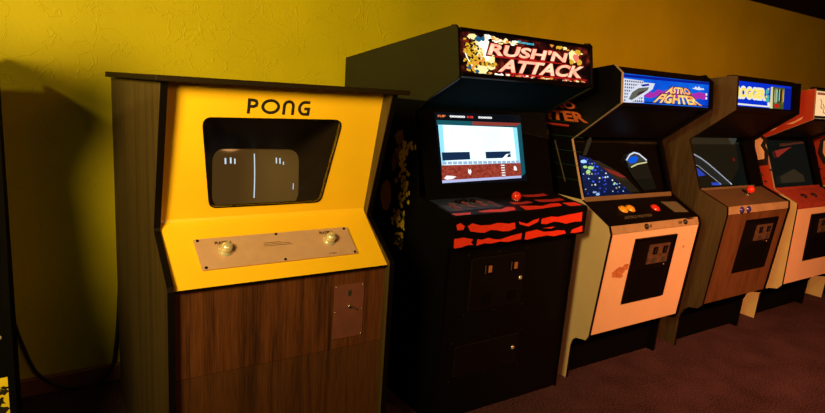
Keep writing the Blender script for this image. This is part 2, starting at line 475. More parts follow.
    def bar(x0, x1, z0, z1, mat):
        n = max(1, int((z1 - z0) / .02)); 
        for k in range(n):
            a = z0 + (z1 - z0) * k / n; b = z0 + (z1 - z0) * (k + 1) / n
            f = [(x0, bulge(x0, a) - .0012, a), (x1, bulge(x1, a) - .0012, a), (x1, bulge(x1, b) - .0012, b), (x0, bulge(x0, b) - .0012, b)]
            m.add(f, [[0, 1, 2, 3]], mat)
    W = M['pong_white']
    bar(.7560, .7600, .960, 1.130, W)
    bar(.6470, .6530, 1.092, 1.114, W); bar(.6660, .6720, 1.094, 1.116, W); bar(.6815, .6865, 1.092, 1.112, W)
    bar(.8430, .8480, 1.092, 1.114, W); bar(.8580, .8630, 1.090, 1.112, W); bar(.8730, .8770, 1.086, 1.098, W)
    bar(.9180, .9210, .985, 1.010, W)
    m.build('picture_or_painted_reflection', tube_o)
    # control panel: one folded yellow sheet with a soft fold at its top
    f = [(1.897, .9775), (1.900, .967), (1.897, .957), (1.889, .948), (1.710, .800)]
    b = [(1.724, .790), (1.905, .940), (1.915, .9775)]
    m = MB(); m.prism(f + b, xi0, xi1, M['yellow'])
    m.prism([(1.708, .800), (1.735, .800), (1.735, .792), (1.708, .794)], xi0, xi1, M['black_edge'])
    cp = m.build('control_panel', th, .0015); cp['label'] = 'yellow sloping control panel'
    pc = Plane((1.90, .965), (1.71, .80), .0045)
    q = round_poly([(.443, .083), (.969, .082), (.974, .194), (.449, .195)], .004, 3)
    m = MB(); m.solid([pc.p(x, t, .0015) for x, t in q], [pc.p(x, t, -.004) for x, t in q], M['metal_plate'])
    plate = m.build('control_plate', cp); plate['label'] = 'brushed metal plate with two knobs'
    m = MB()
    for x, t in ((.454, .089), (.461, .188), (.706, .088), (.711, .188), (.956, .089), (.964, .188)):
        sc = MB(); screw(sc, pc, x, t, .0048, M['black_edge'], .002); sc.build('screw', cp)
    text(m, pc, 'PLAYER 1', [(.503, .098), (.553, .098), (.554, .109), (.504, .109)], M['ink'], .002, .04)
    text(m, pc, 'PLAYER 2', [(.858, .093), (.908, .093), (.909, .104), (.859, .104)], M['ink'], .002, .04)
    for k in range(3):
        ribbon(m, pc, [(.656, .119 + k * .006), ((.715, .745, .752)[k], .119 + k * .006)], .0014, M['brown_ink'], .002)
    text(m, pc, 'ATARI', [(.868, .181), (.894, .181), (.894, .188), (.868, .188)], M['ink'], .002)
    m.build('plate_lettering', cp)
    for x, t in ((.531, .133), (.886, .131)):
        c = Vector(pc.p(x, t, .001))
        m = MB(); m.lathe(c, pc.n(), [(.0230, 0), (.0230, .002), (.0165, .004), (.0150, .012), (.0170, .014), (.0170, .024), (.0140, .030), (.006, .033), (0, .0335)], M['chrome'], 18)
        m.build('control_knob', cp)
    # lower front
    m = MB().box(xi0, xi1, 1.728, 1.748, .512, .793, M['pong_front'])
    m.build('front_panel', th)
    m = MB().box(xi0, xi1, 1.7295, 1.748, .02, .510, M['pong_front_low']); m.build('access_panel', th)
    pf = Plane((1.728, .80), (1.728, 0))
    m = MB(); slab(m, pf, .878, .992, .058, .252, M['coin_plate'], .006, .003)
    for x, t in ((.8835, .064), (.8835, .155), (.8835, .246), (.9865, .064), (.9865, .155), (.9865, .246)): screw(m, pf, x, t, .0032, M['steel'], .003)
    cpl = m.build('coin_plate', th); cpl['label'] = 'dull reddish metal coin plate'
    m = MB(); slab(m, pf, .927, .941, .078, .100, M['steel'], .002, .005); slab(m, pf, .9325, .9355, .081, .097, M['ink'], .001, .0062)
    m.build('coin_slot', cpl)
    c = Vector(pf.p(.935, .138, .003)); m = MB()
    m.lathe(c, (0, -1, 0), [(.006, 0), (.006, .006), (0, .006)], M['steel'], 12)
    m.solid([pf.p(.930, .133, .012), pf.p(.934, .130, .012), pf.p(.964, .149, .012), pf.p(.961, .153, .012)], [pf.p(.930, .133, .006), pf.p(.934, .130, .006), pf.p(.964, .149, .006), pf.p(.961, .153, .006)], M['steel'])
    m.build('return_lever', cpl)
    m = MB(); ribbon(m, pf, [(.935 + .030 * math.cos(a), .212 + .019 * math.sin(a)) for a in [2 * math.pi * i / 20 for i in range(20)]], .0016, M['brown_ink'], .003, True)
    for k in range(4): ribbon(m, pf, [(.915, .203 + .006 * k), (.955, .203 + .006 * k)], .0016, M['brown_ink'], .003)
    m.build('round_stamp', cpl)
    m = MB().box(xi0, xi1, 2.68, 2.698, .02, 1.385, M['black_matte']); m.build('back_panel', th)
    m = MB().box(xi0, xi1, 1.75, 2.67, .02, .04, M['black_matte']); m.build('bottom_board', th)
    return th

m_, nt, out = new_mat('pong_tube_glow')
p = nt.nodes.new('ShaderNodeBsdfPrincipled'); p.inputs['Base Color'].default_value = (.05, .04, .025, 1); p.inputs['Roughness'].default_value = .08
p.inputs['Emission Color'].default_value = (.21, .10, .022, 1); p.inputs['Emission Strength'].default_value = .30
nt.links.new(p.outputs[0], out.inputs['Surface'])
M['pong_tube'] = m_
M['pong_white'] = glow('pong_white', (.62, .75, .85, 1), 1.0)

# ------------------------------------------------------------------ generic upright cabinet
def upright(X0, X1, F, zback, name_label, group=None, T=.014, mats=None, split_z=None, yb=2.75, sign_inset=.022, glass_in=.012, mold_right=None, crt=None, loc=None, mold_break=5):
    """F: front profile from the top front corner down to the floor:
    0 top, 1 sign top, 2 sign bottom, 3 inner corner, 4 deck back, 5 deck front, 6 rail bottom, 7 front bottom, 8.. toe"""
    mt = dict(side_up=M['black'], side_lo=M['black'], mold_up=M['black_edge'], mold_lo=M['black_edge'], deck=M['black'], rail=M['tan'],
              front=M['cream_front'], hood=M['black'], door=M['coin_door'], sill=M['sill'], lining=M['black_matte'])
    mt.update(mats or {})
    th = Thing('arcade_cabinet', ((X0 + X1) / 2, (1.8 + yb) / 2, 0), name_label, 'arcade cabinet', group)
    prof = list(F) + [(yb, 0), (yb, zback)]
    xi0, xi1 = X0 + T, X1 - T
    for a in (X0, xi1):
        sp = (split_z, mt['side_up'], mt['side_lo']) if split_z else None
        o = MB().prism(prof, a, a + T, mt['side_up']).build('side_panel', th, split=sp)
        e = MB(); edge_strip(e, F[:mold_break + 1], a, a + T, mt['mold_up'] if a == X0 else (mold_right or mt['mold_up']), .002)
        if len(F) > mold_break + 1: edge_strip(e, F[mold_break:], a, a + T, mt['mold_lo'], .002)
        e.build('edge_molding', o)
    xi1 -= .002
    m = MB(); m.prism(prof, xi1, xi1 + .002, mt['lining']); m.build('inner_lining', th)
    m = MB(); strip_panel(m, (yb - .01, zback - .001), F[0], .006, .016, xi0, xi1, mt['hood'])
    m.build('top_board', th)
    m = MB(); strip_panel(m, F[2], F[3], .012, .015, xi0, xi1, mt['hood']); m.build('sign_underside', th)
    # sign frame rails
    m = MB(); pl = Plane(F[1], F[2], -sign_inset); L = pl.L
    slab(m, pl, xi0, xi1, -.012, .001, M['black_edge'], .03, .004); slab(m, pl, xi0, xi1, L - .004, L + .010, M['black_edge'], .03, .004)
    m.build('sign_frame', th, .001)
    m = MB().box(xi0, xi1, yb - .03, yb - .012, .02, zback - .02, M['black_matte']); m.build('back_panel', th)
    # monitor
    g0, g1 = offset_line(F[3], F[4], glass_in)
    pg = Plane(g0, g1); Lg = pg.L
    m = MB(); slab(m, pg, xi0, xi1, -.03, Lg + .02, M['black_matte'], .012, -.030)
    sh = m.build('monitor_shroud', th)
    m = MB(); slab(m, pg, xi0, xi1, .012, Lg - .004, M['glass_dark'], .002, 0); m.build('screen_glass', th)
    m = MB(); slab(m, pg, xi0, xi1, Lg - .014, Lg + .010, mt['sill'], .02, .016); m.build('screen_sill', th, .002)
    # deck, rail, front
    m = MB(); strip_panel(m, F[4], F[5], .006, .016, xi0, xi1, mt['deck']); dk = m.build('control_panel', th, .001)
    m = MB(); strip_panel(m, F[5], F[6], .001, .03, xi0, xi1, mt['rail']); rl = m.build('control_rail', th, .002)
    m = MB(); strip_panel(m, F[6], F[7], .004, .018, xi0, xi1, mt['front']); fr = m.build('front_panel', th, .001)
    yk = F[-1][0] + .045
    m = MB().box(xi0, xi1, yk, yk + .015, 0, F[7][1] + .02, M['black_matte']); m.build('kick_plate', th)
    m = MB().prism([(F[7][0] + .01, F[7][1] + .002), (yk, F[7][1] + .002), (yk, F[7][1] + .018), (F[7][0] + .012, F[7][1] + .018)], xi0, xi1, M['black_matte']); m.build('bottom_board', th)
    return dict(th=th, sign=pl, glass=pg, shroud=sh, deck=dk, rail=rl, front=fr, xi=(xi0, xi1),
                pdeck=Plane(F[4], F[5], -.006), prail=Plane(F[5], F[6], -.001), pfront=Plane(F[6], F[7], -.004))

def coin_door(c, x0, x1, t0, t1, x0b=None):
    """steel coin door: frame, upper coin mechanism with two slots, lower cash door, locks"""
    pf = c['pfront']; m = MB()
    slab(m, pf, x0, x1, t0, t1, M['coin_door'], .010, .006)
    for a, b in ((x0, x0 + .014), (x1 - .014, x1)): slab(m, pf, a, b, t0, t1, M['black_edge'], .004, .010)
    for a, b in ((t0, t0 + .014), (t1 - .014, t1)): slab(m, pf, x0, x1, a, b, M['black_edge'], .004, .010)
    d = m.build('coin_door', c['th'], .0008)
    w = x1 - x0; h = t1 - t0
    m = MB(); slab(m, pf, x0 + w * .36, x0 + w * .86, t0 + h * .12, t0 + h * .42, M['coin_panel'], .004, .010); m.build('coin_mechanism', d)
    for k in (.46, .70):
        m = MB(); slab(m, pf, x0 + w * k, x0 + w * (k + .10), t0 + h * .16, t0 + h * .27, M['black_edge'], .003, .013)
        slab(m, pf, x0 + w * (k + .045), x0 + w * (k + .055), t0 + h * .18, t0 + h * .25, M['steel'], .001, .014); m.build('coin_slot', d)
        m = MB(); slab(m, pf, x0 + w * (k), x0 + w * (k + .10), t0 + h * .33, t0 + h * .40, M['steel'], .003, .0125); m.build('coin_return', d)
    m = MB(); slab(m, pf, x0 + w * .12, x0 + w * .88, t0 + h * .50, t0 + h * .93, M['black'], .003, .009); m.build('cash_door', d, .001)
    m = MB(); cc = Vector(pf.p(x0 + w * .80, t0 + h * .46, .009)); m.lathe(cc, pf.n(), [(.007, 0), (.007, .004), (.003, .005), (0, .005)], M['steel'], 12); m.build('lock', d)
    return d

def joystick(c, pd, x, t, mat, r=.018, h=.03, label=None, shaft=.005):
    p = Vector(pd.p(x, t, 0)); n = pd.n()
    j = MB(); j.lathe(p, n, [(.020, 0), (.020, .003), (shaft, .005), (shaft, h), (0, h)], M['steel'], 16)
    o = j.build('joystick', c['th'])
    k = MB(); b = p + n * (h + r * .7)
    k.lathe(b, n, [(r * math.sin(math.pi * i / 12), -r * math.cos(math.pi * i / 12)) for i in range(13)], mat, 22)
    kb = k.build('ball_knob', o)
    if label: kb['label'] = label
    return o

def button(c, parent, pd, x, t, mat, r=.012, name='button'):
    p = Vector(pd.p(x, t, 0)); m = MB()
    m.lathe(p, pd.n(), [(r * 1.35, 0), (r * 1.35, .003), (r, .004), (r, .009), (r * .8, .011), (0, .0115)], mat, 16)
    return m.build(name, parent)

# ------------------------------------------------------------------ black cabinet with lava artwork
def build_rush():
    X0, X1, T = 1.431, 2.198, .008; xi0, xi1 = X0 + T, X1 - T
    th = Thing('arcade_cabinet', ((X0 + X1) / 2, 2.3, 0), "tall black RUSH'N ATTACK arcade cabinet with bright screen and red lava-painted control panel", 'arcade cabinet')
    F = [(1.925, 1.660), (1.900, 1.660), (1.886, 1.650), (1.852, 1.480), (1.853, 1.464), (1.870, 1.455), (2.034, 1.380), (2.140, 1.315), (2.140, 1.30), (2.072, .962), (2.066, .955), (1.835, .935), (1.828, .925), (1.842, .80), (1.855, .0)]
    prof = F + [(2.80, 0), (2.80, 1.540)]
    for a in (X0, xi1):
        o = MB().prism(prof, a, a + T, M['black_vinyl']).build('side_panel', th, split=(1.365, M['black_vinyl'], M['black_matte']))
        e = MB(); edge_strip(e, F, a, a + T, M['black_edge']); e.build('edge_molding', o)
        if a == X0: left = o
    m = MB(); strip_panel(m, (2.80, 1.533), F[0], .004, .016, xi0, xi1, M['black']); m.build('top_board', th)
    m = MB(); strip_panel(m, (1.870, 1.455), (2.140, 1.315), .010, .014, xi0, xi1, M['underside']); m.build('sign_underside', th)
    m = MB().box(xi0, xi1, 2.77, 2.79, .02, 1.52, M['black_matte']); m.build('back_panel', th)
    # ---- marquee sign
    A, B = (1.883, 1.650), (1.849, 1.472)
    pl = Plane(A, B); m = MB()
    slab(m, pl, xi0, xi1, -.002, .012, M['black_edge'], .03, .008); slab(m, pl, xi0, xi1, .168, .184, M['black_edge'], .03, .008)
    slab(m, pl, xi1 - .012, xi1, .01, .17, M['black_edge'], .03, .006)
    m.build('sign_frame', th, .001)
    m = MB(); slab(m, pl, xi0, xi1 - .010, .008, .172, M['sign_dark'], .006, 0)
    WH, CR, OR, YE, RD, BL, PK, BK = [M[k] for k in ('s_white', 's_cream', 's_orange', 's_gold', 's_red', 's_blue', 's_pink', 's_black')]
    rd = random.Random(3)
    def blob(cx, ct, rx, rt, mat, seed, lv=.0008, n=16, j=.45): patch(m, pl, jag(cx, ct, rx, rt, n, j, seed), mat, lv)
    # burst of white and orange smoke on the left and along the top and bottom
    blob(1.500, .028, .030, .014, CR, 1); blob(1.530, .075, .045, .050, CR, 2); blob(1.560, .050, .045, .030, WH, 3, .0014)
    blob(1.530, .130, .055, .040, OR, 4); blob(1.545, .150, .045, .022, CR, 5, .0014); blob(1.590, .120, .030, .045, CR, 6, .0014); blob(1.570, .090, .022, .03, WH, 7, .002)
    for i in range(34):
        u = rd.random(); blob(1.570 + .165 * u, .024 + .006 * u + rd.gauss(0, .004), rd.uniform(.008, .026), rd.uniform(.004, .013) * (1 - .4 * u), (CR, WH, OR, CR, WH)[i % 5], 20 + i, .0012 + .00003 * i, 11, .6)
    for i in range(60):
        u = rd.random(); blob(1.57 + .58 * u, .1635 + rd.gauss(0, .0028), rd.uniform(.006, .022) * (1 - .3 * u), rd.uniform(.003, .008), (CR, OR, WH, RD, PK, BK)[i % 6], 400 + i, .0012 + .00002 * i, 9, .65)
    for i in range(26):
        u = rd.random(); blob(1.915 + .22 * u, .020 + .020 * u + rd.gauss(0, .004), rd.uniform(.005, .016), rd.uniform(.003, .009), (OR, YE, CR, BK, YE)[i % 5], 500 + i, .0012 + .00003 * i, 9, .6)
    blob(2.075, .055, .040, .036, CR, 70, .0016); blob(2.085, .062, .022, .022, PK, 71, .0022); blob(2.055, .082, .018, .014, YE, 72, .0024); blob(2.105, .080, .020, .018, YE, 73, .0024); blob(2.10, .035, .022, .016, YE, 74, .0024)
    # fighter figure in gold camouflage at the left
    for i in range(170):
        cx = 1.490 + rd.gauss(0, .024); ct = .095 + rd.gauss(0, .034)
        if 1.455 < cx < 1.57 and .03 < ct < .165:
            blob(cx, ct, .009, .0065, YE if i % 3 else BK, 100 + i, .003 + .00001 * i, 8, .6)
    for i in range(12): blob(1.535 + .007 * i, .128 + .003 * math.sin(i), .010, .010, YE if i % 3 else BK, 200 + i, .0042, 8, .5)
    blob(1.525, .035, .020, .016, BL, 301, .0044, 10); blob(1.550, .032, .016, .010, BL, 302, .0044, 8); blob(1.515, .160, .012, .010, BL, 303, .0044, 8); blob(1.478, .148, .010, .012, BL, 304, .0044, 8)
    ribbon(m, pl, [(1.455, .085), (1.470, .115), (1.492, .140)], .004, WH, .0045)
    sg = m.build('marquee_sign', th); sg['label'] = "backlit RUSH'N ATTACK sign with gold figure and white bursts"
    m = MB()
    text(m, pl, 'Konami', [(1.736, .020), (1.826, .022), (1.826, .032), (1.736, .030)], M['s_cyan'], .0046, .03)
    for s, q in (("RUSH'N", [(1.588, .043), (2.032, .045), (2.014, .089), (1.565, .093)]), ('ATTACK', [(1.652, .100), (2.142, .096), (2.112, .151), (1.618, .155)])):
        text(m, pl, s, grow(q, .006, .005), M['s_black'], .0046, .075)
        text(m, pl, s, grow(q, .002, .0022), RD, .0054, .06)
        text(m, pl, s, grow(q, -.003, -.0012), M['s_letter'], .0062, .035)
    ribbon(m, pl, [(1.60, .0955), (1.99, .0945)], .0035, RD, .0050); ribbon(m, pl, [(1.66, .1575), (2.15, .1555)], .0035, RD, .0050)
    m.build('sign_lettering', sg)
    # ---- monitor
    pg = Plane((2.120, 1.34), (2.010, .98)); L = pg.L
    m = MB(); slab(m, pg, xi0, xi1, -.04, L + .03, M['black_matte'], .012, -.004); sh = m.build('monitor_shroud', th)
    m = MB()
    slab(m, pg, 1.517, 2.020, .022, .338, M['c_black'], .002, 0)
    e = M
    def q(pts, mat, off): patch(m, pg, pts, mat, off, .0003)
    q([(1.522, .058), (1.990, .060), (1.990, .078), (1.522, .080)], e['c_teal'], .0006)
    q([(1.990, .060), (2.016, .062), (2.012, .300), (1.982, .318)], e['c_teal'], .0006)
    q([(1.720, .060), (2.018, .060), (1.985, .074), (1.720, .076)], e['c_rust'], .0010)
    sky = [(1.528, .078), (1.988, .082), (1.986, .250), (1.526, .256)]
    q(sky, e['c_sky'], .0008)
    q([(1.528, .078), (1.552, .079), (1.546, .253), (1.526, .256)], e['c_skyblue'], .0012)
    q([(1.962, .082), (1.988, .082), (1.986, .250), (1.964, .250)], e['c_skyblue'], .0012)
    q([(1.532, .199), (1.686, .197), (1.686, .231), (1.532, .235)], e['c_navy'], .0014)
    q([(1.778, .197), (1.930, .195), (1.930, .206), (1.905, .208), (1.876, .227), (1.778, .228)], e['c_navy'], .0014)
    q([(1.915, .209), (1.930, .208), (1.930, .222), (1.905, .224)], e['c_navy'], .0014)
    for k in range(16): q([(1.530 + .0285 * k, .239), (1.553 + .0285 * k, .239), (1.553 + .0285 * k, .252), (1.530 + .0285 * k, .252)], e['c_lilac'], .0014)
    q([(1.524, .255), (1.986, .252), (1.983, .312), (1.520, .322)], e['c_brick'], .0014)
    q([(1.520, .320), (1.983, .311), (1.982, .322), (1.519, .332)], e['c_lav'], .0016)
    for k in range(5): q([(1.862, .258 + .0115 * k), (1.884, .258 + .0115 * k), (1.884, .263 + .0115 * k), (1.862, .263 + .0115 * k)], e['c_white'], .0020)
    for cx, ct, r, sd in ((1.676, .287, .017, 5), (1.950, .277, .018, 6)):
        q(jag(cx, ct, r, .02, 12, .7, sd), e['c_white'], .0020); q(jag(cx, ct - .016, .006, .006, 8, .2, sd), e['c_rust'], .0024)
    q([(1.530, .312), (1.545, .300), (1.575, .302), (1.598, .306), (1.575, .316), (1.545, .318)], e['c_white'], .0020)
    for s, x0_, x1_, mt in (('1UP', 1.530, 1.572, 'c_orange'), ('00000', 1.594, 1.680, 'c_white'), ('HI', 1.692, 1.726, 'c_red'), ('50000', 1.756, 1.838, 'c_white')):
        text(m, pg, s, [(x0_, .035), (x1_, .035), (x1_, .045), (x0_, .045)], e[mt], .0014, .05)
    m.build('picture_or_painted_reflection', th)['label'] = 'lit game picture with pale sky and red brick ground'
    m = MB(); slab(m, pg, xi0, xi1, .004, L, M['glass'], .003, .012); m.build('screen_glass', th)
    # ---- control box
    m = MB(); bx = [(2.066, .962), (1.806, .932), (1.798, .926), (1.800, .800), (1.850, .800), (1.850, .905), (2.066, .930)]
    m.prism(bx, X0 - .004, X1 + .004, M['black'])
    pr = Plane((1.7985, .93), (1.7995, .80)); pd = Plane((2.066, .962), (1.806, .932))
    R = M['lava']
    shapes = [[(1.436, .033), (1.456, .027), (1.479, .041), (1.475, .055), (1.444, .056)],
     [(1.495, .042), (1.518, .032), (1.560, .044), (1.616, .046), (1.650, .040), (1.682, .043), (1.715, .048), (1.751, .045), (1.757, .072), (1.722, .080), (1.687, .079), (1.655, .072), (1.619, .067), (1.585, .077), (1.555, .073), (1.51, .065)],
     [(1.772, .043), (1.823, .056), (1.860, .042), (1.893, .037), (1.888, .052), (1.832, .069), (1.78, .055)],
     [(1.908, .04), (1.967, .033), (2.01, .038), (2.06, .033), (2.169, .025), (2.172, .069), (2.12, .068), (2.067, .073), (2.02, .062), (1.987, .058), (1.942, .066), (1.909, .062)],
     [(1.432, .09), (1.481, .089), (1.53, .1), (1.520, .112), (1.532, .124), (1.51, .121), (1.47, .128), (1.434, .129)],
     [(1.552, .102), (1.58, .106), (1.61, .1), (1.645, .110), (1.678, .113), (1.73, .103), (1.798, .095), (1.797, .121), (1.76, .124), (1.721, .128), (1.68, .122), (1.626, .126), (1.59, .122), (1.549, .128)],
     [(1.821, .093), (1.886, .087), (1.93, .100), (1.978, .102), (2.02, .100), (2.065, .105), (2.075, .119), (1.998, .126), (1.95, .118), (1.891, .122), (1.834, .128), (1.819, .125)],
     [(2.113, .105), (2.181, .091), (2.186, .119), (2.14, .122), (2.107, .119)], [(1.923, .083), (1.999, .081), (1.977, .089)]]
    for s in shapes: patch(m, pr, s, R, .0002, .0006)
    DR = M['lava_dark']
    for s, mt in (([(1.434, .236), (1.530, .238), (1.515, .257), (1.440, .259)], R), ([(1.575, .232), (1.645, .222), (1.700, .228), (1.756, .205), (1.786, .215), (1.772, .246), (1.699, .258), (1.585, .244)], R),
                  ([(1.830, .205), (1.90, .215), (1.951, .225), (2.02, .205), (2.075, .205), (2.064, .238), (1.98, .248), (1.915, .256), (1.820, .258)], R), ([(2.10, .205), (2.180, .210), (2.182, .252), (2.10, .250)], R),
                  ([(1.82, .150), (1.88, .160), (1.93, .150), (1.94, .175), (1.87, .185), (1.82, .178)], DR), ([(1.98, .14), (2.08, .15), (2.15, .14), (2.15, .17), (2.06, .18), (1.99, .17)], DR),
                  ([(1.96, .06), (2.05, .07), (2.12, .06), (2.12, .09), (2.04, .10), (1.97, .09)], DR),
                  ([(1.445, .06), (1.70, .06), (1.74, .12), (1.75, .20), (1.60, .205), (1.445, .215)], M['navy_art'])):
        patch(m, pd, s, mt, .0002, .0006)
    for i in range(14):
        cx = 1.47 + .019 * i; ct = .10 + .05 * (rd.random())
        ribbon(m, pd, [(cx, ct), (cx + .012, ct + .02), (cx + .004, ct + .045), (cx + .016, ct + .07)], .003, (M['grey_art'], M['lava_dark'], M['orange_art'], M['grey_art'])[i % 4], .0010)
    cb = m.build('control_panel', th, 0); cb['label'] = 'black control panel painted with red lava cracks'
    c = dict(th=th)
    joystick(c, pd, 1.885, .120, M['red_plastic'], .022, .000, 'large red ball knob', .007)
    for x, t in ((1.56, .11), (1.60, .10), (1.64, .11)): button(c, cb, pd, x, t, M['black_edge'], .011)
    # ---- lower front
    FA, FB = (1.842, .80), (1.855, .0)
    m = MB(); strip_panel(m, (1.852, .80), FB, .006, .018, xi0, xi1, M['black']); m.build('front_panel', th)
    pf = Plane((1.857, .80), (1.861, 0))
    def door(x0, x1, t0, t1, name):
        m = MB(); slab(m, pf, x0, x1, t0, t1, M['coin_door'], .006, .006)
        for a, b, cc, d in ((x0, x1, t0 - .004, t0), (x0, x1, t1, t1 + .004), (x0 - .004, x0, t0, t1), (x1, x1 + .004, t0, t1)): slab(m, pf, a, b, cc, d, M['brown_black'], .004, .004)
        for a in (x0 - .02, (x0 + x1) / 2, x1 + .02):
            for b in (t0 - .02, t1 + .02): screw(m, pf, a, b, .005, M['brown_black'], .0)
        return m.build(name, th, .0008)
    d = door(1.585, 1.885, .078, .305, 'coin_door')
    for x in (1.680, 1.830):
        m = MB(); slab(m, pf, x - .030, x + .016, .105, .150, M['black_edge'], .004, .011); slab(m, pf, x - .028, x - .022, .108, .147, M['steel'], .001, .0115); m.build('coin_slot', d, .001)
        m = MB(); slab(m, pf, x - .009, x + .009, .112, .142, M['amber'], .002, .0135); o = m.build('price_light', d); o['label'] = 'glowing amber price light'
        m = MB(); slab(m, pf, x - .026, x + .020, .245, .285, M['black_edge'], .003, .010); m.build('coin_return', d)
    def lock(parent, x, t):
        m = MB(); m.lathe(Vector(pf.p(x, t, .006)), pf.n(), [(.009, 0), (.009, .005), (.006, .006), (.003, .006), (0, .0065)], M['chrome'], 14); m.build('lock', parent)
    lock(d, 1.868, .190)
    d2 = door(1.535, 1.900, .468, .605, 'cash_door'); lock(d2, 1.868, .528)
    # ---- side artwork on the left panel
    sp = SidePlane(X0); m = MB()
    def sb(cy, cz, ry, rz, mat, sd, lv=.0005, n=12, j=.4): patch(m, sp, jag(cy, cz, ry, rz, n, j, sd), mat, lv)
    sb(2.245, 1.195, .045, .040, M['skin_art'], 1); sb(2.235, 1.12, .055, .045, M['skin_art'], 2); sb(2.275, 1.08, .03, .05, M['skin_art'], 3)
    sb(2.330, .915, .050, .075, M['tan_art'], 4, .0012, 18, .12)
    sb(2.250, 1.00, .022, .018, M['tan_art'], 5, .0014)
    for i in range(100):
        tt = rd.random(); cz = 1.18 - tt * .38; cy = 2.19 + .016 * math.sin(cz * 25) + rd.gauss(0, .023)
        sb(cy, cz, .012, .015, M['gold_art'], 400 + i, .0008 + .00002 * i, 8, .6)
    for i in range(16):
        cz = .80 - rd.random() * .10; cy = 2.20 + rd.gauss(0, .022); sb(cy, cz, .012, .008, M['gold_art'], 500 + i, .0008, 8, .6)
    ribbon(m, sp, [(2.26, .80), (2.23, .84), (2.20, .87), (2.17, .85), (2.16, .81)], .007, M['grey_art'], .002)
    for k in range(3): ribbon(m, sp, [(2.28, .71 + .012 * k), (2.22, .73 + .012 * k), (2.16, .715 + .012 * k)], .004, M['grey_art'], .0018)
    o = m.build('side_artwork', left); o['label'] = 'gold and tan painted figure on the side'
    return th

for k, c, s in (('s_white', (1, .95, .75, 1), 1.5), ('s_cream', (1, .80, .34, 1), 1.2), ('s_orange', (1, .36, .05, 1), .9), ('s_gold', (1, .55, .03, 1), .8),
                ('s_red', (.70, .015, .012, 1), .8), ('s_blue', (.02, .16, .30, 1), .7), ('s_pink', (1, .22, .14, 1), .95), ('s_black', (.025, .004, .002, 1), .6),
                ('s_cyan', (.05, .65, .85, 1), 1.),
                ('c_black', (.004, .005, .008, 1), 1), ('c_teal', (.01, .10, .13, 1), 1), ('c_rust', (.32, .045, .03, 1), 1), ('c_skyblue', (.30, .78, 1., 1), 1.2),
                ('c_navy', (.010, .03, .085, 1), 1), ('c_lilac', (.40, .55, .75, 1), 1), ('c_lav', (.55, .60, .95, 1), 1), ('c_white', (1, 1, 1, 1), 1.1), ('c_orange', (1, .25, .08, 1), 1), ('c_red', (.8, .05, .05, 1), 1),
                ('a_blue', (.004, .10, .75, 1), 1), ('a_deep', (.003, .012, .30, 1), 1), ('a_magenta', (.45, .03, .45, 1), .9), ('a_orange', (1, .50, .10, 1), 1.), ('a_grey', (.12, .13, .10, 1), 1), ('a_shadow', (.05, .02, .03, 1), 1),
                ('f_blue', (.003, .03, .62, 1), 1), ('f_yellow', (1, .72, .08, 1), 1.1), ('f_pale', (.85, .85, .75, 1), 1), ('f_teal', (.08, .55, .50, 1), .8), ('f_green', (.10, .14, .03, 1), .6), ('f_cream', (.8, .75, .35, 1), .9),
                ('r_peach', (1, .62, .30, 1), 1), ('r_brown', (.35, .09, .04, 1), 1),
                ('g_blue', (.05, .12, 1, 1), 1.0), ('g_cyan', (.35, .6, 1, 1), 1.3), ('g_green', (.5, .85, .25, 1), .9), ('g_white', (.8, .85, 1, 1), .9), ('g_dim', (.010, .016, .075, 1), 1), ('g_grey', (.045, .045, .036, 1), 1), ('g_faint', (.014, .010, .005, 1), 1), ('g_brown', (.030, .020, .009, 1), 1), ('g_tan', (.14, .085, .04, 1), 1), ('g_red', (.24, .02, .012, 1), 1), ('g_teal', (.010, .013, .010, 1), 1)):
    M[k] = glow('lit_' + k, c, s)
M['c_sky'] = glow_noise('lit_sky', [(.55, .88, 1, 1), (.90, .97, 1, 1)], 1.45, 3)
M['c_brick'] = glow_noise('lit_brick', [(.22, .02, .012, 1), (.55, .09, .05, 1)], .9, 70, mapping=(1, 1, 2))
M['sign_dark'] = glow_noise('lit_sign_dark', [(.006, .002, .002, 1), (.05, .006, .004, 1), (.30, .03, .01, 1)], .8, 22, pos=[.42, .58, .72])
M['s_letter'] = glow_noise('lit_letter', [(1, .36, .22, 1), (1, .80, .52, 1)], 1.15, 28)
M['a_cyan'] = glow_noise('lit_azure', [(.002, .045, .60, 1), (.006, .17, .85, 1)], 1., 6)
M['a_gold'] = glow_noise('lit_gold', [(1, .30, .04, 1), (1, .72, .25, 1)], 1.1, 30, pos=[.35, .6])
M['g_glass'] = paint('dark_tube', (.014, .012, .009, 1), .2)
M['underside'] = paint('underside_screen_glow', (.001, .010, .022, 1), .8, spec=.02)  # blue put into the base colour to stand for the screen's reflection

